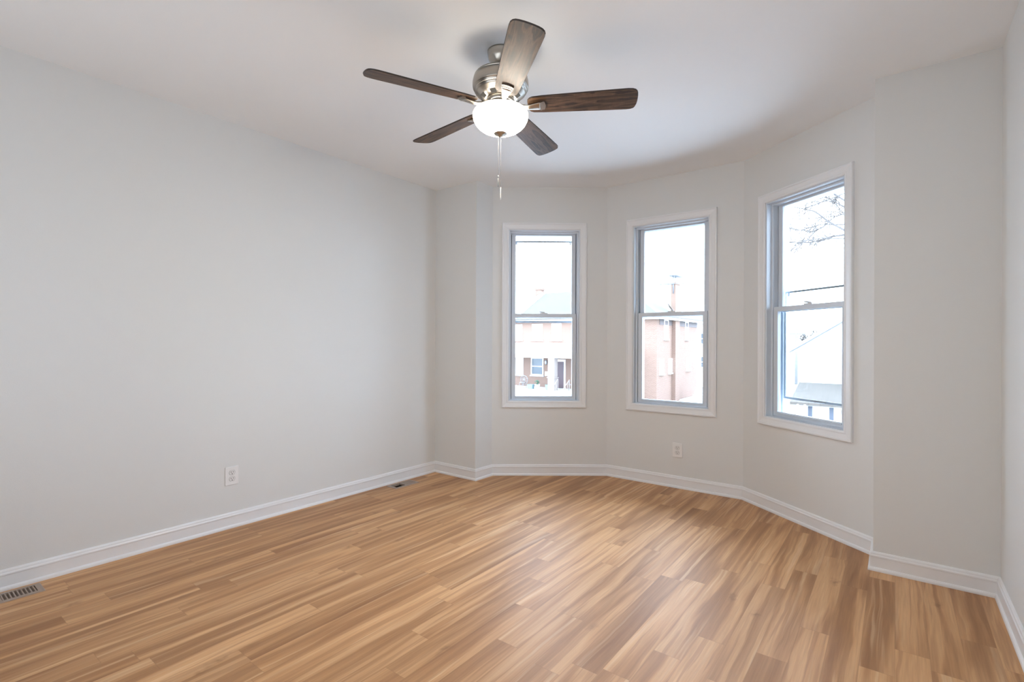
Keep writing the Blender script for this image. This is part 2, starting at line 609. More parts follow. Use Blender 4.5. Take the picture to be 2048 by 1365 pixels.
# baseboards: moulded profile swept along each wall, mitred at the corners
BASE = [(0.0, 0.0), (0.022, 0.0), (0.022, 0.008), (0.020, 0.014), (0.016, 0.018), (0.0125, 0.019), (0.0125, 0.068),
        (0.0145, 0.071), (0.0145, 0.077), (0.011, 0.082), (0.010, 0.089), (0.006, 0.094), (0.0, 0.096)]
rings = [[(q.x, q.y, z) for q, z in ((offset_pts(-d)[i], z) for d, z in BASE)] for i in range(NP)]
base_names = {0: 'left', 1: 'back_left', 2: 'bay_return_left', 3: 'bay_left', 4: 'bay_middle', 5: 'bay_right',
              6: 'bay_return_right', 7: 'back_right', 8: 'right', 9: 'rear'}
base_labels = {0: 'long white baseboard along the left wall', 1: 'short white baseboard in the far left corner',
               2: 'tiny white baseboard on the left return of the bay', 3: 'white baseboard under the leftmost window',
               4: 'white baseboard under the middle window', 5: 'white baseboard under the rightmost window',
               6: 'tiny white baseboard on the right return of the bay', 7: 'white baseboard under the plain wall right of the bay',
               8: 'white baseboard along the right wall edge', 9: 'white baseboard behind the viewer'}
for i in range(NP):
    o = MB().loft([rings[i], rings[(i + 1) % NP]]).build('baseboard_' + base_names[i], M['trim'])
    struct(o, base_labels[i], 'baseboard')


# ------------------------------------------------------------------ windows
def rect_loops(mb, loops, mi=0, closed=False):
    """loops: list of (x0,x1,z0,z1,y) rectangles joined ring to ring: a mitred picture frame"""
    vs = []
    for x0, x1, z0, z1, y in loops:
        vs += [(x0, y, z0), (x1, y, z0), (x1, y, z1), (x0, y, z1)]
    fs = []
    n = len(loops)
    for k in range(n if closed else n - 1):
        for i in range(4):
            j = (i + 1) % 4
            k2 = (k + 1) % n
            fs.append((k * 4 + i, k * 4 + j, k2 * 4 + j, k2 * 4 + i))
    mb.add(vs, fs, mi)
    return mb


def frame(mb, x0, x1, z0, z1, y0, y1, wl, wb, wt, mi=0):
    """four sided sash frame: stiles wl, bottom rail wb, top rail wt"""
    return rect_loops(mb, [(x0, x1, z0, z1, y0), (x0 + wl, x1 - wl, z0 + wb, z1 - wt, y0),
                           (x0 + wl, x1 - wl, z0 + wb, z1 - wt, y1), (x0, x1, z0, z1, y1)], mi, True)


def make_window(idx, wall, storm, lock_lever, label):
    a, b, t, n = seg(wall)
    c = a + t * WINDOWS[wall]
    root = empty('window_%d' % idx, (c.x, c.y, 0), math.atan2(t.y, t.x))
    struct(root, label, 'window')
    hw = WIN_W / 2
    z0, z1 = WIN_Z0, WIN_Z1
    # moulded casing, mitred on all four sides (local -y is into the room)
    prof = [(0.056, 0.0), (0.056, -0.015), (0.053, -0.019), (0.045, -0.019), (0.041, -0.0155), (0.036, -0.0145),
            (0.014, -0.011), (0.010, -0.0125), (0.004, -0.0125), (0.0, -0.010), (-0.003, -0.008), (-0.003, 0.012)]
    mb = MB()
    rect_loops(mb, [(-hw - d, hw + d, z0 - d, z1 + d, y) for d, y in prof])
    mb.build('casing', M['trim'], root)
    # vinyl liner with parting stops
    mb = MB()
    q = 0.030
    rect_loops(mb, [(-hw, hw, z0, z1, 0.0), (-hw + 0.012, hw - 0.012, z0 + 0.006, z1 - 0.012, 0.0), (-hw + 0.012, hw - 0.012, z0 + 0.006, z1 - 0.012, 0.040),
                    (-hw + q - 0.006, hw - q + 0.006, z0 + 0.008, z1 - q + 0.006, 0.042), (-hw + q - 0.006, hw - q + 0.006, z0 + 0.008, z1 - q + 0.006, 0.118),
                    (-hw + q + 0.006, hw - q - 0.006, z0 + 0.012, z1 - q - 0.004, 0.120), (-hw + q + 0.006, hw - q - 0.006, z0 + 0.012, z1 - q - 0.004, 0.168), (-hw, hw, z0, z1, 0.168)], 0, True)
    mb.build('jamb_liner', M['vinyl'], root)
    zr = 1.408                                      # meeting rail centre
    xs = hw - 0.029
    # upper sash, outer track
    up_ = MB()
    frame(up_, -xs, xs, zr - 0.018, z1 - 0.016, 0.084, 0.112, 0.036, 0.034, 0.020)
    us = up_.build('upper_sash', M['vinyl'], root, 0.002)
    MB().box(-xs + 0.034, xs - 0.034, 0.097, 0.099, zr + 0.014, z1 - 0.034).build('pane', M['glass'], us)
    # lower sash, inner track
    lo = MB()
    frame(lo, -xs - 0.001, xs + 0.001, z0 + 0.010, zr + 0.018, 0.046, 0.074, 0.036, 0.031, 0.033)
    ls = lo.build('lower_sash', M['vinyl'], root, 0.002)
    MB().box(-xs + 0.030, xs - 0.030, 0.059, 0.061, z0 + 0.039, zr - 0.013).build('pane', M['glass'], ls)
    # dark strips stand in for the shade in the track grooves beside both sashes
    for sx in (-1, 1):
        xa, xb = sorted((sx * 0.279, sx * (hw - 0.0235)))
        MB().box(xa, xb, 0.0745, 0.083, z0 + 0.010, zr + 0.016).build('track_shade', M['strip'], root)
        MB().box(xa, xb, 0.1125, 0.1190, zr + 0.016, z1 - 0.026).build('track_shade', M['strip'], root)
    # lift lip on the bottom rail
    MB().box(-xs + 0.03, xs - 0.03, 0.036, 0.047, z0 + 0.030, z0 + 0.036).build('lift_rail', M['vinyl'], ls, 0.002)
    # cam lock on the meeting rail
    lk = MB()
    lk.prism([(-0.032, 0.048), (0.032, 0.048), (0.026, 0.082), (-0.026, 0.082)], zr + 0.018, zr + 0.025)
    lk.lathe([(0.0, zr + 0.036), (0.009, zr + 0.035), (0.013, zr + 0.030), (0.014, zr + 0.024)], 16, centre=(0.0, 0.066))
    if lock_lever == 'up':
        lk.tube([(0.004, 0.066, zr + 0.030), (-0.016, 0.062, zr + 0.060), (-0.034, 0.060, zr + 0.088)], [0.005, 0.007, 0.004], 8)
    else:
        lk.tube([(0.0, 0.066, zr + 0.032), (-0.022, 0.060, zr + 0.034), (-0.036, 0.056, zr + 0.037)], [0.005, 0.006, 0.004], 8)
    lk.build('sash_lock', M['lock'], ls)
    # outside storm panel: thin aluminium frame with a latch in its bottom rail
    zb, zt = storm
    st = MB()
    frame(st, -xs, xs, zb, zt, 0.134, 0.146, 0.012, 0.016, 0.013)
    so = st.build('storm_panel', M['storm'], root, 0.001)
    MB().box(-xs + 0.011, xs - 0.011, 0.139, 0.141, zb + 0.014, zt - 0.012).build('pane', M['glass'], so)
    MB().box(-0.055, 0.055, 0.129, 0.135, zb + 0.003, zb + 0.014).build('latch', M['latch'], so, 0.002)
    for s in (-1, 1) if zt < 2.12 else ():
        MB().box(min(s * (xs - 0.050), s * (xs - 0.036)), max(s * (xs - 0.050), s * (xs - 0.036)), 0.130, 0.136, zt - 0.036, zt - 0.012).build('corner_tab', M['vinyl'], so)
    return root


make_window(1, 3, (1.350, 2.092), 'flat', 'leftmost white double hung window of the bay, storm rail near its top')
make_window(2, 4, (1.392, 2.146), 'up', 'middle white double hung window of the bay, lock lever raised')
make_window(3, 5, (0.779, 1.536), 'flat', 'rightmost white double hung window, storm rails across both sashes')


# ------------------------------------------------------------------ wall outlets
def arc_face(w, h, r, n=6):
    """rounded rectangle outline in x,z"""
    pts = []
    for cx, cz, a0 in ((w - r, h - r, 0), (-w + r, h - r, 90), (-w + r, -h + r, 180), (w - r, -h + r, 270)):
        for k in range(n + 1):
            a = math.radians(a0 + 90 * k / n)
            pts.append((cx + r * math.cos(a), cz + r * math.sin(a)))
    return pts


def slab(outline, y0, y1, cx=0.0, cz=0.0, mi=0, mb=None):
    mb = mb or MB()
    return mb.loft([[(cx + x, y0, cz + z) for x, z in outline], [(cx + x, y1, cz + z) for x, z in outline]], mi)


def make_outlet(loc, rz, label):
    root = empty('wall_outlet', loc, rz)
    tag(root, label, 'outlet', 'wall outlets')
    slab(arc_face(0.040, 0.0575, 0.004), 0.0, -0.006).build('cover_plate', M['plate'], root, 0.002)
    for s in (1, -1):
        zc = s * 0.0195
        pts = [(0.0172 * math.cos(2 * PI * k / 28), max(-0.0138, min(0.0138, 0.0172 * math.sin(2 * PI * k / 28)))) for k in range(28)]
        rc = slab(pts, -0.004, -0.0078, 0, zc).build('receptacle', M['recept'], root, 0.0008)
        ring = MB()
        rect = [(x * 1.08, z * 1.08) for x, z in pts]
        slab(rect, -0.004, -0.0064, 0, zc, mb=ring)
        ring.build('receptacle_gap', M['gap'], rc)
        sl = MB()
        sl.box(-0.0078, -0.0055, -0.0083, -0.0078, zc - 0.0005, zc + 0.0085)
        sl.box(0.0055, 0.0076, -0.0083, -0.0078, zc + 0.0005, zc + 0.0078)
        slab([(0.0028 * math.cos(2 * PI * k / 12), 0.0028 * math.sin(2 * PI * k / 12)) for k in range(12)], -0.0078, -0.0083, 0, zc - 0.0075, mb=sl)
        sl.build('slot', M['slot'], rc)
    slab([(0.003 * math.cos(2 * PI * k / 12), 0.003 * math.sin(2 * PI * k / 12)) for k in range(12)], -0.005, -0.0072).build('screw', M['recept'], root)
    return root


make_outlet((A_X, 1.459, 0.325), PI / 2, 'white duplex outlet low on the long left wall')
a, b, t, n = seg(4)
c = a + t * 0.627
make_outlet((c.x, c.y, 0.303), math.atan2(t.y, t.x), 'white duplex outlet on the bay wall below the middle window')


# ------------------------------------------------------------------ floor registers
def make_register(y0, y1, label, half_open):
    """metal floor register: frame, slanted louvers in two banks, dark duct below"""
    cx, cy = (VX0 + VX1) / 2, (y0 + y1) / 2
    root = empty('floor_register', (cx, cy, 0))
    tag(root, label, 'vent', 'floor registers by the left wall')
    hx, hy = (VX1 - VX0) / 2, (y1 - y0) / 2
    fx, fy = hx + 0.017, hy + 0.020
    fr = MB()
    # bevelled rim
    vs = []
    for x, y, z in ((fx, fy, 0.0005), (fx - 0.004, fy - 0.004, 0.0045), (hx - 0.004, hy - 0.004, 0.0045), (hx - 0.004, hy - 0.004, -0.012)):
        vs += [(-x, -y, z), (x, -y, z), (x, y, z), (-x, y, z)]
    fs = []
    for k in range(3):
        for i in range(4):
            j = (i + 1) % 4
            fs.append((k * 4 + i, k * 4 + j, (k + 1) * 4 + j, (k + 1) * 4 + i))
    fr.add(vs, fs)
    fr.box(-hx + 0.002, hx - 0.002, -0.005, 0.005, -0.006, 0.0042)
    fr.build('rim', M['vent'], root)
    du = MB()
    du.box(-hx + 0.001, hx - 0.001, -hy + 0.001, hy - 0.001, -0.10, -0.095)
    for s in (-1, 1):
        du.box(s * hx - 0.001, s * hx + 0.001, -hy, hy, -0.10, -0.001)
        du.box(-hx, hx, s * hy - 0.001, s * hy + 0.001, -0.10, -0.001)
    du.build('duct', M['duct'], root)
    pitch = 0.0135
    for bank in (-1, 1):
        ya = 0.006 if bank > 0 else -hy + 0.006
        nsl = int((hy - 0.010) / pitch)
        off = 1.0
        drop = 0.0
        if half_open:                       # near bank dropped open, far bank of louvers turned almost shut
            off, drop = (2.1, 0.0) if bank > 0 else (0.3, 0.045)
        for k in range(nsl + 1):
            y = ya + k * pitch
            lo_ = MB()
            d = 0.004 * off
            w_ = 0.0024
            vs = [(-hx + 0.003, y - d - w_, -0.010), (-hx + 0.003, y - d + w_, -0.010), (-hx + 0.003, y + d + w_, 0.0035), (-hx + 0.003, y + d - w_, 0.0035)]
            vs = [(p[0], p[1], p[2] - drop) for p in vs]
            vs2 = [(hx - 0.003, p[1], p[2]) for p in vs]
            lo_.loft([vs, vs2])
            lo_.build('louver', M['vent'], root)
    return root


make_register(*V1, 'taupe metal floor register at the near left edge beside the left baseboard', False)
make_register(*V2, 'taupe metal floor register near the far left corner, half of it dark', True)

# ------------------------------------------------------------------ ceiling fan
FX, FY = -1.488, 1.859
fan = empty('ceiling_fan', (FX, FY, H))
tag(fan, 'brushed nickel ceiling fan with five brown wood blades and a lit glass bowl', 'ceiling fan')


def fz(z):
    return z - H


MB().lathe([(r, fz(z)) for r, z in ((0.0, 2.54), (0.0625, 2.54), (0.0625, 2.533), (0.060, 2.530), (0.059, 2.512), (0.056, 2.502), (0.040, 2.484), (0.034, 2.476), (0.031, 2.474), (0.0, 2.474))], 48).build('canopy', M['nickel'], fan)
MB().lathe([(r, fz(z)) for r, z in ((0.0, 2.484), (0.020, 2.481), (0.027, 2.474), (0.026, 2.464), (0.018, 2.456), (0.0135, 2.454), (0.0135, 2.438), (0.024, 2.436), (0.026, 2.430), (0.0, 2.430))], 32).build('downrod', M['nickel'], fan)
MB().lathe([(r, fz(z)) for r, z in ((0.0, 2.438), (0.060, 2.438), (0.104, 2.433), (0.120, 2.426), (0.1255, 2.418), (0.1255, 2.4165), (0.1235, 2.4155), (0.1235, 2.4145), (0.127, 2.4135), (0.1315, 2.395),
            (0.1325, 2.380), (0.131, 2.366), (0.129, 2.363), (0.125, 2.362), (0.125, 2.354), (0.1225, 2.353), (0.118, 2.352), (0.118, 2.343), (0.114, 2.341), (0.100, 2.328), (0.082, 2.316), (0.072, 2.314), (0.0, 2.314))], 64).build('motor_housing', M['nickel'], fan)
mh = [o for o in fan.children if o.name.startswith('motor_housing')][0]
for k in range(8):                                    # dark cooling slots in the sloping underside
    a0 = math.radians(45 * k + 6)
    sl = MB()
    ring = []
    for (r, z) in ((0.0765, 2.3133), (0.096, 2.3247)):
        ring.append([(r * math.cos(a0 + math.radians(20) * i / 6), r * math.sin(a0 + math.radians(20) * i / 6), fz(z) - 0.0012) for i in range(7)])
    vs = ring[0] + ring[1]
    sl.add(vs, [(i, i + 1, i + 8, i + 7) for i in range(6)])
    sl.build('cooling_slot', M['dark'], mh)
MB().lathe([(r, fz(z)) for r, z in ((0.0, 2.316), (0.062, 2.316), (0.066, 2.310), (0.066, 2.296), (0.060, 2.292), (0.0, 2.292))], 48).build('hub', M['nickel'], fan)
MB().lathe([(r, fz(z)) for r, z in ((0.0, 2.293), (0.046, 2.293), (0.048, 2.284), (0.060, 2.276), (0.084, 2.270), (0.086, 2.262), (0.0, 2.262))], 48).build('light_fitter', M['nickel'], fan)

# glass bowl
bowl_prof = [(0.080, 2.2665), (0.100, 2.2650), (0.117, 2.2595), (0.1275, 2.2515), (0.1315, 2.243), (0.1310, 2.232), (0.1270, 2.217), (0.119, 2.201),
             (0.106, 2.186), (0.089, 2.173), (0.068, 2.163), (0.045, 2.156), (0.022, 2.153), (0.0, 2.1525)]
MB().lathe([(r, fz(z)) for r, z in bowl_prof], 64).build('glass_bowl', M['lamp'], fan)
MB().lathe([(r, fz(z)) for r, z in ((0.0, 2.156), (0.032, 2.157), (0.032, 2.152), (0.030, 2.1500), (0.025, 2.1495), (0.023, 2.1465), (0.015, 2.1455), (0.013, 2.141), (0.009, 2.138), (0.0, 2.1375))], 32).build('finial', M['nickel'], fan)

# blades with their arms
BL_R0, BL_R1, PITCH = 0.128, 0.632, math.radians(-13)
half = [(BL_R0, 0.020), (BL_R0 + 0.002, 0.034), (BL_R0 + 0.010, 0.045), (BL_R0 + 0.024, 0.052), (0.20, 0.056), (0.30, 0.0595), (0.42, 0.0635), (0.54, 0.067),
        (0.585, 0.068), (0.605, 0.066), (0.618, 0.060), (0.626, 0.050), (0.630, 0.036), (BL_R1, 0.018), (BL_R1 + 0.0005, 0.0)]
outline = half[:-1] + [half[-1]] + [(x, -y) for x, y in half[-2::-1]]
blade_z = 2.279
proto = None
for k in range(5):
    ang = math.radians(29.7 + 72 * k)
    if proto is None:
        mb = MB()
        nO = len(outline)
        top = [(x, y, 0.0055) for x, y in outline]
        ins = [(x - (0.0025 if x > 0.4 else -0.0025) * (1 if abs(y) < 0.055 else 0), y * (1 - 0.0018 / 0.06), 0.0) for x, y in outline]
        vs = top + ins
        mb.add(vs, [tuple(range(nO))], 1)
        mb.add(vs, [tuple(nO + i for i in range(nO))[::-1]], 0)
        mb.add(vs, [(i, (i + 1) % nO, nO + (i + 1) % nO, nO + i) for i in range(nO)], 1)
        bo = mb.build('blade', [M['blade'], M['blade_edge']], fan)
        am = MB()
        st = [(0.050, 0.016, 0.012, 0.006), (0.075, 0.0145, 0.007, 0.007), (0.100, 0.013, -0.004, 0.007), (0.122, 0.0135, -0.010, 0.007), (0.140, 0.0165, -0.011, 0.0065), (0.160, 0.0205, -0.0095, 0.0055), (0.182, 0.0245, -0.008, 0.005), (0.188, 0.0250, -0.008, 0.005)]
        secs = []
        for x, hw_, zc, th in st:
            secs.append([(x, hw_ * math.cos(2 * PI * i / 16), zc + th * math.sin(2 * PI * i / 16) * (1.0 if math.sin(2 * PI * i / 16) < 0 else 1.2)) for i in range(16)])
        am.loft(secs, 0, True)
        for x0, x1, hw_, th in ((0.188, 0.193, 0.0262, 0.0105), (0.194, 0.199, 0.0266, 0.0085), (0.200, 0.207, 0.0268, 0.007)):
            pts = []
            for i in range(9):
                y = -hw_ + 2 * hw_ * i / 8
                pts.append((x1 + 0.006 * (1 - (y / hw_) ** 2), y))
            am.prism(pts + [(x0, hw_), (x0, -hw_)], -th, -0.0002)
        ao = am.build('blade_arm', M['nickel'], fan)
        proto = (bo, ao)
        objs = proto
    else:
        objs = []
        for src in proto:
            cpy = src.copy()
            COL.objects.link(cpy)
            cpy.parent = fan
            objs.append(cpy)
    for o in objs:
        o.location = (0, 0, blade_z - H)
        o.rotation_euler = (PITCH, 0, ang)


# pull chains
def chain(name, off, z_top, z_bot, fob):
    px, py = off
    n_b = int((z_top - z_bot) / 0.0022)
    pts, rad = [], []
    for i in range(n_b + 1):
        pts.append((px, py, fz(z_top - (z_top - z_bot) * i / n_b)))
        rad.append(0.0011 if i % 2 else 0.0005)
    c = MB().tube(pts, rad, 6).build(name, M['chain'], fan)
    fm = MB()
    zb = fz(z_bot)
    if fob == 'metal':
        fm.lathe([(0.0, zb + 0.012), (0.003, zb + 0.010), (0.003, zb + 0.004), (0.0008, zb), (0.0026, zb - 0.004), (0.0036, zb - 0.010), (0.0036, zb - 0.036), (0.0022, zb - 0.042), (0.0, zb - 0.042)], 12, centre=off)
        fm.build('chain_fob', M['latch'], c)
    else:
        fm.lathe([(0.0, zb + 0.002), (0.0018, zb), (0.0024, zb - 0.020), (0.0028, zb - 0.048), (0.0026, zb - 0.055), (0.0, zb - 0.056)], 12, centre=off)
        fm.build('chain_fob', M['recept'], c)


rx, ry = right.x, right.y
chain('pull_chain', (-0.0095 * rx, -0.0095 * ry), 2.150, 1.944, 'metal')
chain('pull_chain', (0.0012 * rx + 0.004, 0.0012 * ry - 0.004), 2.150, 1.897, 'white')

# ------------------------------------------------------------------ outside: ground
GZ = -3.05
struct(MB().box(-70, 60, 4.9, 14.0, GZ - 0.2, GZ - 0.02).build('ground_front', M['concrete']), 'pale front yard below the windows', 'ground')
struct(MB().box(-70, 60, 14.0, 16.0, GZ - 0.2, GZ).build('sidewalk', M['concrete']), 'pale sidewalk across the street', 'sidewalk')
struct(MB().box(-70, 60, 16.0, 24.0, GZ - 0.2, GZ - 0.1).build('street', M['asphalt']), 'asphalt street between the houses', 'street')
struct(MB().box(-70, 60, 24.0, 140.0, GZ - 0.2, GZ - 0.02).build('ground_far', M['concrete']), 'pale ground around the houses opposite', 'ground')

# ------------------------------------------------------------------ outside: brick duplex across the street
YF, XL, XR, YB = 33.4, -25.25, -13.0, 42.1
EAVE, RIDGE, YM = 2.98, 5.45, 37.6
house = empty('brick_house', ((XL + XR) / 2, YF, GZ))
tag(house, 'two storey red brick duplex across the street with a white porch roof', 'house')


def L(mb):
    """shift world coordinates to the house origin"""
    ox, oy, oz = house.location
    mb.v = [(x - ox, y - oy, z - oz) for x, y, z in mb.v]
    return mb


L(MB().box(XL, XR, YF, YB, GZ, EAVE)).build('wall', M['brick'], house)
rf = MB()
e = 0.35
v = [(XL - 0.05, YF - e, EAVE - 0.05), (XR + e, YF - e, EAVE - 0.05), (XR + e, YB + e, EAVE - 0.05), (XL - 0.05, YB + e, EAVE - 0.05), (XL - 0.05, YM, RIDGE), (XR - 4.2, YM, RIDGE)]
v += [(x, y, z + 0.14) for x, y, z in v]
rf.add(v, [(0, 3, 2, 1), (6, 7, 11, 10), (7, 8, 11), (8, 9, 10, 11), (0, 1, 7, 6), (1, 2, 8, 7), (2, 3, 9, 8), (0, 6, 10, 4), (3, 4, 10, 9), (0, 4, 3)])
L(rf).build('roof', M['shingle'], house)
# white rake board and dark coping on the left gable, white fascia and gutter on the eaves
rk = MB()
for y0, y1 in ((YF - e, YM), (YB + e, YM)):
    z0 = EAVE - 0.05
    p = [(XL - 0.18, y0, z0 - 0.02), (XL - 0.05, y0, z0 - 0.02), (XL - 0.05, y0, z0 + 0.22), (XL - 0.18, y0, z0 + 0.22)]
    q_ = [(XL - 0.18, y1, RIDGE - 0.02), (XL - 0.05, y1, RIDGE - 0.02), (XL - 0.05, y1, RIDGE + 0.22), (XL - 0.18, y1, RIDGE + 0.22)]
    rk.loft([p, q_])
L(rk).build('rake_board', M['galv'], house)
gt = MB()
gt.box(XL - 0.1, XR + e + 0.1, YF - e - 0.10, YF - e, EAVE - 0.16, EAVE - 0.02)
gt.box(XR + e, XR + e + 0.10, YF - e, YB + e, EAVE - 0.16, EAVE - 0.02)
L(gt).build('gutter', M['ext_white'], house)
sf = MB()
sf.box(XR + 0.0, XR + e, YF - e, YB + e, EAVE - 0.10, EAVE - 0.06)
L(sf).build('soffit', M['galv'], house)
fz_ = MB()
fz_.box(XR, XR + 0.03, YF + 0.5, YB, EAVE - 0.52, EAVE - 0.10)  # dark purple-grey band on the end wall just below the eave
L(fz_).build('eave_band', M['wall_band'], house)
wf = MB()
for y0, y1 in ((YF - e, YM),):
    wf.loft([[(XL - 0.05, y0, EAVE + 0.10), (XL + 0.42, y0, EAVE + 0.10), (XL + 0.42, y0, EAVE + 0.15), (XL - 0.05, y0, EAVE + 0.15)],
             [(XL - 0.05, y1, RIDGE + 0.15), (XL + 0.42, y1, RIDGE + 0.15), (XL + 0.42, y1, RIDGE + 0.20), (XL - 0.05, y1, RIDGE + 0.20)]])
L(wf).build('rake_flashing', M['ext_white'], house)


def house_window(root, mats, x0, x1, z0, z1, face, at, sill=True, shift=(0, 0, 0)):
    """double hung house window set on a wall facing -y ('front') or +x ('side')"""
    fr, pn, rl = MB(), MB(), MB()
    d = 0.09

    def bx(mb, a0, a1, zz0, zz1, p0, p1):
        if face == 'front':
            mb.box(a0, a1, at - p1, at - p0, zz0, zz1)
        else:
            mb.box(at + p0, at + p1, a0, a1, zz0, zz1)
    bx(fr, x0, x0 + d, z0, z1, -0.05, 0.04)
    bx(fr, x1 - d, x1, z0, z1, -0.05, 0.04)
    bx(fr, x0 + d, x1 - d, z1 - d, z1, -0.05, 0.04)
    bx(fr, x0 + d, x1 - d, z0, z0 + d, -0.05, 0.04)
    zm = (z0 + z1) / 2
    bx(fr, x0 + d, x1 - d, zm - 0.03, zm + 0.03, -0.05, 0.02)
    bx(pn, x0 + d, x1 - d, z0 + d, z1 - d, 0.002, 0.010)
    for mb in (fr, pn):
        mb.v = [(x - root.location.x, y - root.location.y, z - root.location.z) for x, y, z in mb.v]
    f = fr.build('window', M['ext_white'], root)
    pn.build('pane', mats, f)
    if sill:
        sl = MB()
        bx(sl, x0 - 0.06, x1 + 0.06, z0 - 0.09, z0, -0.02, 0.10)
        sl.v = [(x - root.location.x, y - root.location.y, z - root.location.z) for x, y, z in sl.v]
        sl.build('sill', M['concrete'], f)
    return f


M['blind'] = simple('drawn_white_blind', (0.62, 0.64, 0.66), 0.6, var=0.05)
for x0, x1 in ((-25.1, -24.35), (-23.36, -22.36), (-21.5, -20.6), (-18.9, -17.9), (-17.0, -16.1), (-15.2, -14.2)):
    house_window(house, M['blind'], x0, x1, 1.40, 2.68, 'front', YF)
house_window(house, M['blind'], -25.0, -24.22, -1.46, -0.02, 'front', YF)
house_window(house, M['ext_glass'], -23.45, -22.25, -1.43, 0.0, 'front', YF)
house_window(house, M['ext_glass'], -17.2, -16.0, -1.43, 0.0, 'front', YF)
for y0, y1, z0, z1 in ((34.72, 35.56, 1.47, 2.86), (39.15, 39.95, 1.47, 2.86), (33.92, 34.70, -0.97, 0.08), (35.66, 36.40, -0.97, 0.08)):
    house_window(house, M['blind'], y0, y1, z0, z1, 'side', XR)
house_window(house, M['ext_glass'], 39.42, 40.52, -0.93, 0.10, 'side', XR)
# front door, lamp, mail box, porch
dr = L(MB().box(-21.05, -20.22, YF - 0.04, YF + 0.02, -2.30, -0.12)).build('door_frame', M['ext_white'], house)
L(MB().box(-21.00, -20.36, YF - 0.07, YF - 0.03, -2.30, -0.28)).build('door', M['door'], dr)
L(MB().box(-22.04, -21.68, YF - 0.14, YF, -1.44, -1.10)).build('mailbox', M['ext_white'], house)
lm = MB().lathe([(0.0, -0.18), (0.05, -0.20), (0.10, -0.30), (0.10, -0.46), (0.05, -0.54), (0.0, -0.56)], 12, centre=(-21.95, YF - 0.12))
L(lm).build('porch_lamp', M['latch'], house)
PF = 31.2
pr = MB()
p = [(XL - 0.1, YF, 1.16), (XL - 0.1, PF, 0.26), (XL - 0.1, PF, 0.06), (XL - 0.1, YF, 0.06)]
pr.loft([p, [(XR - 1.1, y, z) for _, y, z in p]])
L(pr).build('porch_roof', M['ext_white'], house)
pg = MB()
pg.box(-21.3, XR - 1.1, PF - 0.10, PF - 0.01, 0.20, 0.30)
L(pg).build('porch_gutter', M['galv'], house)
L(MB().box(XL - 0.1, XR - 1.1, PF - 0.1, YF, GZ, -2.34)).build('porch_floor', M['concrete'], house)
for x in (-25.1, -20.14, -14.6):
    cl = MB()
    cl.box(x - 0.27, x + 0.27, PF, PF + 0.5, -2.34, 0.06)
    cl.box(x - 0.33, x + 0.33, PF - 0.06, PF + 0.56, -1.42, -1.36)
    L(cl).build('porch_column', M['cream'], house, 0.01)
for s in (0, 1):
    rl = MB()
    xx = -19.45 + 0.95 * s
    rl.tube([(xx, PF - 0.1, -1.45), (xx, PF - 1.2, -2.25)], 0.025, 6)
    for k in range(5):
        rl.tube([(xx, PF - 0.1 - 0.27 * k, -1.46 - 0.197 * k), (xx, PF - 0.1 - 0.27 * k, -2.34 - 0.17 * k)], 0.014, 6)
    L(rl).build('stair_railing', M['cream'], house)
stp = MB()
for k in range(4):
    stp.box(-19.55, -18.4, PF - 0.1 - 0.3 * (k + 1), PF - 0.1 - 0.3 * k, GZ, -2.34 - 0.17 * (k + 1))
L(stp).build('front_steps', M['concrete'], house)
# chimneys
ch = MB()
ch.box(-25.74, -25.25, YM - 0.35, YM + 0.35, GZ, 5.90)
ch.box(-25.80, -25.19, YM - 0.41, YM + 0.41, 5.90, 6.06)
c1 = L(ch).build('chimney', M['brick'], house)
L(MB().box(-25.70, -25.30, YM - 0.2, YM + 0.2, 6.32, 6.37)).build('chimney_cap', M['galv'], c1)
ch = MB()
ch.box(XR, XR + 0.26, 36.35, 37.25, GZ, 3.3)
ch.box(XR - 0.10, XR + 0.25, 36.36, 37.24, 3.3, 5.48)
ch.box(XR - 0.14, XR + 0.29, 36.32, 37.28, 5.48, 5.62)
c2 = L(ch).build('chimney', M['brick'], house)
cp = MB()
cp.box(XR - 0.30, XR + 0.36, 36.2, 37.7, 6.10, 6.16)
for yy in (36.5, 37.1):
    cp.tube([(XR, yy, 5.7), (XR, yy, 6.17)], 0.03, 6)
L(cp).build('chimney_cap', M['galv'], c2)
an = MB()
an.tube([(XR + 0.1, 36.30, 4.8), (XR + 0.1, 36.30, 5.95)], 0.04, 6)
an.tube([(XR + 0.1, 33.7, 5.22), (XR + 0.1, 39.4, 5.84)], 0.045, 6)
for k in range(9):
    yy = 33.75 + 0.68 * k
    zz = 5.225 + 0.074 * k
    an.tube([(XR - 0.55 + 0.03 * k, yy, zz), (XR + 0.75 - 0.03 * k, yy, zz)], 0.012, 5)
L(an).build('antenna', M['galv'], house)


# ------------------------------------------------------------------ outside: things on the porch
def lathe_thing(name, prof, mt, parent, centre=(0, 0)):
    return MB().lathe(prof, 20, centre=centre).build(name, mt, parent)


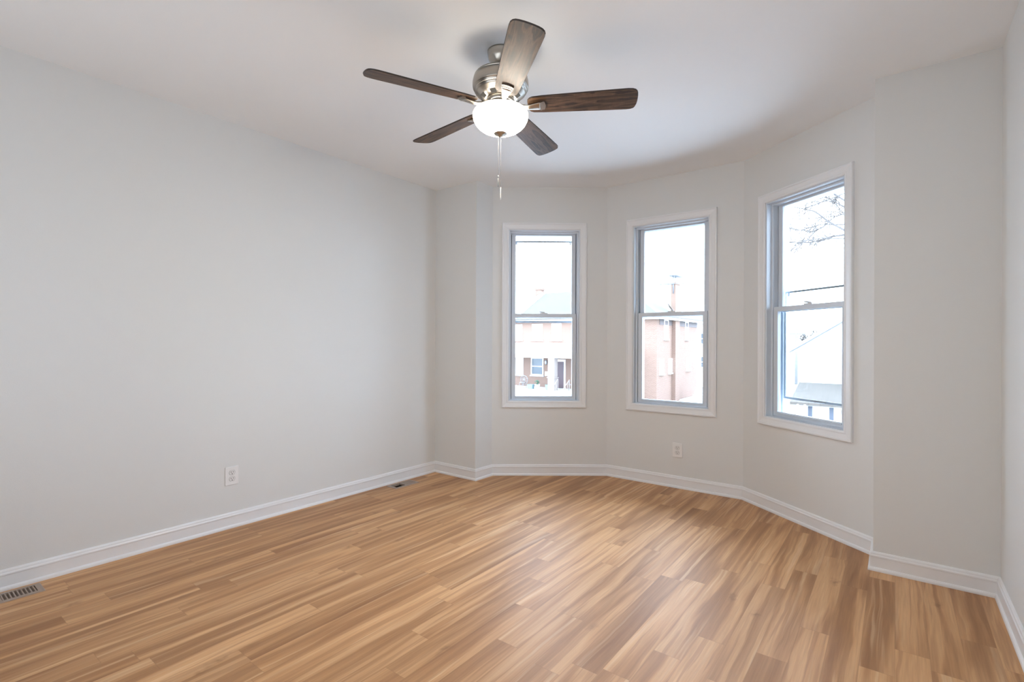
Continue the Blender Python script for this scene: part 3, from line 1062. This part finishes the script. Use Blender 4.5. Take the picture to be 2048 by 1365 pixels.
PZ = -2.34
pp = empty('potted_plant', (-21.55, 31.5, PZ))
tag(pp, 'small green plant in a white pot on the brick house porch', 'potted plant')
lathe_thing('pot', [(0.0, 0.0), (0.15, 0.0), (0.20, 0.36), (0.22, 0.38), (0.19, 0.38), (0.0, 0.35)], M['ext_white'], pp)
lf = MB()
for k in range(60):
    a, r, z = random.uniform(0, 2 * PI), random.uniform(0, 0.17), random.uniform(0.36, 0.66)
    a2 = random.uniform(0, PI)
    cx, cy = r * math.cos(a), r * math.sin(a)
    dx, dy = 0.06 * math.cos(a2), 0.06 * math.sin(a2)
    lf.add([(cx - dx, cy - dy, z), (cx, cy + 0.03, z + 0.04), (cx + dx, cy + dy, z + 0.02), (cx, cy - 0.03, z - 0.03)], [(0, 1, 2), (0, 2, 3)])
lf.build('foliage', M['leaf'], pp)
for nm, x, w_, h_, lab in (('planter_box', -22.15, 0.46, 0.34, 'pale teal planter box left of the white potted plant'), ('planter_box', -20.55, 0.36, 0.40, 'pale teal planter box beside the cream porch column')):
    pb = MB()
    secs = [[(x - w_ / 2 * s, 31.5 - 0.15 * s, z), (x + w_ / 2 * s, 31.5 - 0.15 * s, z), (x + w_ / 2 * s, 31.5 + 0.15 * s, z), (x - w_ / 2 * s, 31.5 + 0.15 * s, z)] for s, z in ((0.86, PZ), (1.0, PZ + h_ - 0.05), (1.08, PZ + h_ - 0.05), (1.08, PZ + h_), (0.94, PZ + h_), (0.92, PZ + h_ - 0.06))]
    pb.loft(secs)
    tag(pb.build(nm, M['teal']), lab, 'planter', 'teal planters on the porch')

gc = empty('garden_chair', (-23.0, 31.6, PZ))
tag(gc, 'white metal garden chair with a round spoked back on the brick porch', 'chair')
bk = MB()
ringp = [(0.34 * math.cos(2 * PI * i / 24), 0.20, 0.62 + 0.34 * math.sin(2 * PI * i / 24)) for i in range(25)]
bk.tube(ringp, 0.022, 6)
for i in range(6):
    an_ = PI * i / 6
    bk.tube([(0.34 * math.cos(an_), 0.20, 0.62 + 0.34 * math.sin(an_)), (-0.34 * math.cos(an_), 0.20, 0.62 - 0.34 * math.sin(an_))], 0.012, 5)
bk.build('backrest', M['ext_metal'], gc)
MB().lathe([(0.0, 0.42), (0.24, 0.42), (0.25, 0.44), (0.24, 0.46), (0.0, 0.46)], 20).build('seat', M['ext_metal'], gc)
for sx in (-1, 1):
    for sy in (-1, 1):
        MB().tube([(sx * 0.15, sy * 0.15, 0.42), (sx * 0.22, sy * 0.22, 0.0)], 0.016, 6).build('leg', M['ext_metal'], gc)

bn = empty('garden_bench', (-18.55, 32.3, PZ))
tag(bn, 'pale metal garden bench on the right end of the visible brick porch', 'bench')
MB().box(-0.62, 0.62, -0.24, 0.24, 0.42, 0.46).build('seat', M['ext_metal'], bn, 0.01)
bb = MB()
bb.tube([(-0.62, 0.24, 0.46), (-0.60, 0.28, 0.84), (-0.3, 0.29, 0.96), (0.0, 0.29, 0.99), (0.3, 0.29, 0.96), (0.60, 0.28, 0.84), (0.62, 0.24, 0.46)], 0.022, 6)
for k in range(9):
    x = -0.48 + 0.12 * k
    bb.tube([(x, 0.25, 0.46), (x, 0.285, 0.93)], 0.010, 5)
bb.build('backrest', M['ext_metal'], bn)
for sx in (-1, 1):
    for sy in (-1, 1):
        MB().tube([(sx * 0.56, sy * 0.2, 0.43), (sx * 0.60, sy * 0.23, 0.0)], 0.018, 6).build('leg', M['ext_metal'], bn)
    MB().tube([(sx * 0.60, 0.26, 0.70), (sx * 0.62, -0.18, 0.68), (sx * 0.60, -0.22, 0.45)], 0.018, 6).build('armrest', M['ext_metal'], bn)

# ------------------------------------------------------------------ outside: white house with a gable, seen through the rightmost window
WX, WY = -3.75, 28.4
wh = empty('white_house', (WX, WY, GZ))
tag(wh, 'white sided house with a gable and a grey porch roof seen through the rightmost window', 'house')
k = 1.0
WW, EZ = 8.0, 1.07
MB().box(0, WW, 0, 9.0, 0, EZ - GZ).build('wall', M['siding'], wh)
gb = MB()
apex = (WW / 2, EZ - GZ + 2.65)
gb.add([(0, 0, EZ - GZ), (WW, 0, EZ - GZ), (apex[0], 0, apex[1]), (0, 9, EZ - GZ), (WW, 9, EZ - GZ), (apex[0], 9, apex[1])], [(0, 1, 2), (5, 4, 3), (0, 2, 5, 3), (2, 1, 4, 5)])
gb.build('gable', M['siding'], wh)
for sx in (0, 1):
    rf = MB()
    ex, ez = (-0.45, EZ - GZ - 0.30) if sx == 0 else (WW + 0.45, EZ - GZ - 0.30)
    prof = [(ex, ez), (apex[0], apex[1]), (apex[0], apex[1] + 0.16), (ex, ez + 0.16)]
    rf.loft([[(x, -0.35, z) for x, z in prof], [(x, 9.3, z) for x, z in prof]])
    rf.build('roof_slope', M['ext_white'], wh)
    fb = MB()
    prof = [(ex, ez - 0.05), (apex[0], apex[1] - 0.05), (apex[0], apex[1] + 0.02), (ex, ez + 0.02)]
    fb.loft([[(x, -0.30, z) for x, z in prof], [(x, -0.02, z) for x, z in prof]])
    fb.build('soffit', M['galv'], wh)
# enclosed front porch with grey shingle roof
PY = -2.4
MB().box(0.05, WW, PY, 0.0, 0, -1.52 - GZ).build('porch_wall', M['siding'], wh)
prf = MB()
prof = [(0.0, -0.86 - GZ), (PY - 0.3, -1.56 - GZ), (PY - 0.3, -1.44 - GZ), (0.0, -0.72 - GZ)]
prf.loft([[(-0.05, y, z) for y, z in prof], [(WW + 0.1, y, z) for y, z in prof]])
prf.build('porch_roof', M['shingle'], wh)
fw = house_window(wh, M['blind'], WX + 0.82, WX + 1.43, -2.62, -1.64, 'front', WY + PY)
for sx in (0.63, 1.44):
    MB().box(sx, sx + 0.16, PY - 0.05, PY, -2.62 - GZ, -1.62 - GZ).build('shutter', M['shutter'], wh)
MB().lathe([(0.0, 0.27), (0.03, 0.26), (0.07, 0.20), (0.06, 0.02), (0.03, 0.0), (0.0, 0.0)], 8, centre=(1.95, PY - 0.09)).build('porch_lamp', M['latch'], wh)
pl_ = [o for o in wh.children if o.name.startswith('porch_lamp')][0]
pl_.location.z = -1.90 - GZ
house_window(wh, M['blind'], WX + 1.55, WX + 2.35, -0.35, 0.75, 'front', WY)
MB().box(0.22, 0.30, PY - 0.34, PY - 0.26, 0.0, -1.53 - GZ).build('porch_post', M['ext_white'], wh)
MB().box(0.50, 0.58, PY - 0.34, PY - 0.26, 0.0, -1.53 - GZ).build('porch_post', M['ext_white'], wh)

# grass strip and bushes beside it
struct(MB().box(-9.5, -3.9, 30.0, 52.0, GZ - 0.02, GZ + 0.01).build('lawn', M['grass']), 'yellowish green lawn beside the white house', 'lawn')


# ------------------------------------------------------------------ outside: car, far house, pole, trees
def simple_car(loc, rz, label):
    root = empty('parked_car', loc, rz)
    tag(root, label, 'car')
    M['car'] = simple('grey_car_paint', (0.20, 0.21, 0.22), 0.3)
    side = [(-2.1, 0.35), (2.1, 0.35), (2.15, 0.75), (1.3, 0.92), (0.7, 1.40), (-0.9, 1.45), (-1.6, 0.98), (-2.15, 0.9)]
    MB().loft([[(x, -0.82, z) for x, z in side], [(x, 0.82, z) for x, z in side]]).build('body', M['car'], root, 0.06, 3)
    gl = [(-1.35, 0.98), (1.12, 0.95), (0.62, 1.34), (-0.85, 1.38)]
    for s in (-1, 1):
        MB().loft([[(x, s * 0.815, z) for x, z in gl], [(x, s * 0.835, z) for x, z in gl]]).build('side_window', M['ext_glass'], root)
        for wx in (-1.3, 1.3):
            wl = MB().lathe([(0.0, -0.1), (0.30, -0.1), (0.33, -0.07), (0.33, 0.07), (0.30, 0.1), (0.0, 0.1)], 20)
            wl.v = [(wx + x, s * 0.76 + z, 0.33 + y) for x, y, z in wl.v]
            wl.build('wheel', M['dark'], root)


simple_car((-6.3, 25.0, GZ - 0.1), 0.0, 'grey parked car left of the white house porch')

fh = empty('far_house', (-19.0, 62.0, GZ))
tag(fh, 'pale distant house behind the right end of the brick house', 'house')
MB().box(-3.0, 3.4, 0, 8, 0, 6.6).build('wall', M['siding'], fh)
rf = MB()
rf.add([(-3.4, -0.4, 6.5), (3.8, -0.4, 6.5), (3.8, 8.4, 6.5), (-3.4, 8.4, 6.5), (-3.4, 4, 8.0), (3.8, 4, 8.0)], [(0, 1, 5, 4), (2, 3, 4, 5), (0, 4, 3), (1, 2, 5), (0, 3, 2, 1)])
rf.build('roof', M['shingle'], fh)
for x0, z0 in ((-1.9, 4.1), (0.3, 4.1), (-1.9, 1.3), (0.3, 1.3)):
    house_window(fh, M['ext_glass'], -19 + x0, -19 + x0 + 0.9, GZ + z0, GZ + z0 + 1.4, 'front', 62.0)

stp = MB()
for k in range(6):
    stp.box(-11.9, -9.6, 37.0 + 0.32 * k, 37.0 + 0.32 * (k + 1), GZ - 0.05, GZ + 0.16 * (k + 1))
tag(stp.build('garden_steps', M['concrete']), 'pale concrete steps beside the brick house end wall', 'steps')

up_ = empty('utility_pole', (-8.29, 60.0, GZ))
tag(up_, 'pale utility pole in front of the distant trees', 'utility pole')
MB().tube([(0, 0, 0), (0, 0, 5.9)], [0.16, 0.11], 10).build('pole', M['pole'], up_)
MB().box(-0.9, 0.9, -0.06, 0.06, 5.2, 5.34).build('crossarm', M['pole'], up_)


def bare_tree(loc, height, label, group, seed, spread=0.5):
    rnd = random.Random(seed)
    root = empty('bare_tree', loc)
    tag(root, label, 'tree', group)
    tr, tw = MB(), MB()
    top = Vector((rnd.uniform(-0.3, 0.3), rnd.uniform(-0.3, 0.3), height * 0.55))
    tr.tube([(0, 0, 0), top * 0.5, top], [height * 0.03, height * 0.024, height * 0.014], 8)

    def grow(p, d, ln, r, depth):
        pts, rad = [p], [r]
        for s in range(3):
            d = (d + Vector((rnd.uniform(-.25, .25), rnd.uniform(-.25, .25), rnd.uniform(-.05, .22)))).normalized()
            pts.append(pts[-1] + d * ln / 3)
            rad.append(r * (1 - 0.25 * (s + 1)))
        (tr if depth == 0 else tw).tube(pts, [max(q_, height * 0.0080) for q_ in rad], 5 if depth == 0 else 4, cap=False)
        if depth < 3:
            for s in range(5 if depth < 2 else 3):
                q = pts[rnd.choice((1, 2, 3))]
                nd = (d + Vector((rnd.uniform(-1, 1), rnd.uniform(-1, 1), rnd.uniform(-.2, .7)))).normalized()
                grow(q, nd, ln * 0.62, r * 0.5, depth + 1)
    for s in range(5):
        a = 2 * PI * s / 5 + rnd.uniform(-.4, .4)
        grow(top * rnd.uniform(0.5, 1.0), Vector((math.cos(a) * spread, math.sin(a) * spread, 0.8)).normalized(), height * 0.32, height * 0.011, 0)
    tr.build('trunk', M['bark'], root)
    tw.build('twigs', M['twig'], root)


for k, (x, y, h_) in enumerate(((-15.8, 92, 5.3), (-13.9, 84, 4.8), (-11.6, 97, 5.6), (-9.0, 88, 4.9))):
    bare_tree((x, y, GZ), h_, 'bare brown tree on the far skyline behind the utility pole', 'far bare trees behind the white house', 20 + k)
bare_tree((-11.4, 50.0, GZ), 4.4, 'small bare tree beside the far corner of the brick house', None, 77)

# street tree near the right window: trunk stands to the right, long limbs reach across the glass
nt_ = empty('street_tree', (1.6, 10.4, GZ))
tag(nt_, 'bare street tree with thin branches across the top of the rightmost window', 'tree')
ox, oy, oz = nt_.location
rnd = random.Random(5)
tk, lb, tw = MB(), [], MB()
tk.tube([(0, 0, 0), (0.05, 0, 2.5), (-0.05, -0.1, 5.2), (0.05, 0, 8.5)], [0.20, 0.16, 0.12, 0.05], 10)
limbs = [[(1.55, 10.4, 2.05), (0.6, 9.9, 2.62), (-0.25, 9.6, 2.80), (-0.61, 9.5, 2.93), (-0.88, 9.5, 3.14), (-1.05, 9.5, 3.32), (-1.37, 9.5, 3.45), (-1.60, 9.5, 3.47)],
         [(0.6, 9.9, 2.62), (-0.2, 9.75, 2.86), (-0.61, 9.7, 2.93), (-0.82, 9.65, 2.91), (-1.14, 9.6, 2.84), (-1.48, 9.6, 2.89), (-1.75, 9.6, 2.95)],
         [(0.6, 9.9, 2.62), (-0.3, 9.45, 2.76), (-0.95, 9.4, 2.86), (-1.3, 9.4, 2.83)],
         [(1.55, 10.3, 2.6), (0.5, 9.9, 3.05), (-0.25, 9.6, 3.27), (-0.62, 9.5, 3.40), (-0.84, 9.5, 3.61), (-1.2, 9.4, 3.85)],
         [(1.6, 10.2, 4.0), (0.6, 9.8, 3.9), (-0.2, 9.6, 3.72), (-0.8, 9.5, 3.50), (-1.2, 9.45, 3.38)]]
limbs += [[(0.9, 10.1, 2.75), (0.0, 9.7, 2.95), (-0.61, 9.5, 3.30), (-0.81, 9.5, 3.45), (-0.98, 9.5, 3.60), (-1.2, 9.5, 3.66)],
          [(0.7, 10.0, 3.1), (-0.2, 9.7, 3.18), (-0.61, 9.6, 3.25), (-0.79, 9.6, 3.22), (-0.95, 9.6, 3.07), (-1.15, 9.6, 3.0)],
          [(0.4, 9.8, 2.9), (-0.6, 9.8, 3.10), (-1.0, 9.8, 3.16), (-1.3, 9.8, 3.10), (-1.6, 9.8, 3.2)]]
rads = [0.028, 0.024, 0.015, 0.034, 0.020, 0.018, 0.016, 0.010]
for pts, r in zip(limbs, rads):
    mb = MB()
    n_ = len(pts)
    mb.tube([(x - ox, y - oy, z - oz) for x, y, z in pts], [max(0.0085, r * (1 - i / n_)) for i in range(n_)], 6)
    mb.build('branch', M['bark'], nt_)
    # twigs off the visible part of each limb
    for s in range(26):
        f_ = rnd.uniform(0.42, 0.99) * (n_ - 1)
        i = int(f_)
        p = Vector(pts[i]).lerp(Vector(pts[min(i + 1, n_ - 1)]), f_ - i)
        d = Vector((rnd.uniform(-1.0, 0.1), rnd.uniform(-0.6, 0.6), rnd.uniform(-0.7, 0.8))).normalized()
        ln = rnd.uniform(0.10, 0.45)
        q = [p]
        for j in range(4):
            d = (d + Vector((rnd.uniform(-.35, .35), rnd.uniform(-.35, .35), rnd.uniform(-.4, .3)))).normalized()
            q.append(q[-1] + d * ln / 4)
        tw.tube([(v_.x - ox, v_.y - oy, v_.z - oz) for v_ in q], [0.0065, 0.006, 0.0052, 0.0042, 0.003], 4, cap=False)
        if rnd.random() < 0.7:
            d2 = (d + Vector((rnd.uniform(-.8, .8), 0, rnd.uniform(-.8, .8)))).normalized()
            tw.tube([(v_.x - ox, v_.y - oy, v_.z - oz) for v_ in (q[2], q[2] + d2 * ln * 0.35, q[2] + d2 * ln * 0.6)], [0.005, 0.0042, 0.003], 4, cap=False)
tk.build('trunk', M['bark'], nt_)
tw.build('twigs', M['twig'], nt_)
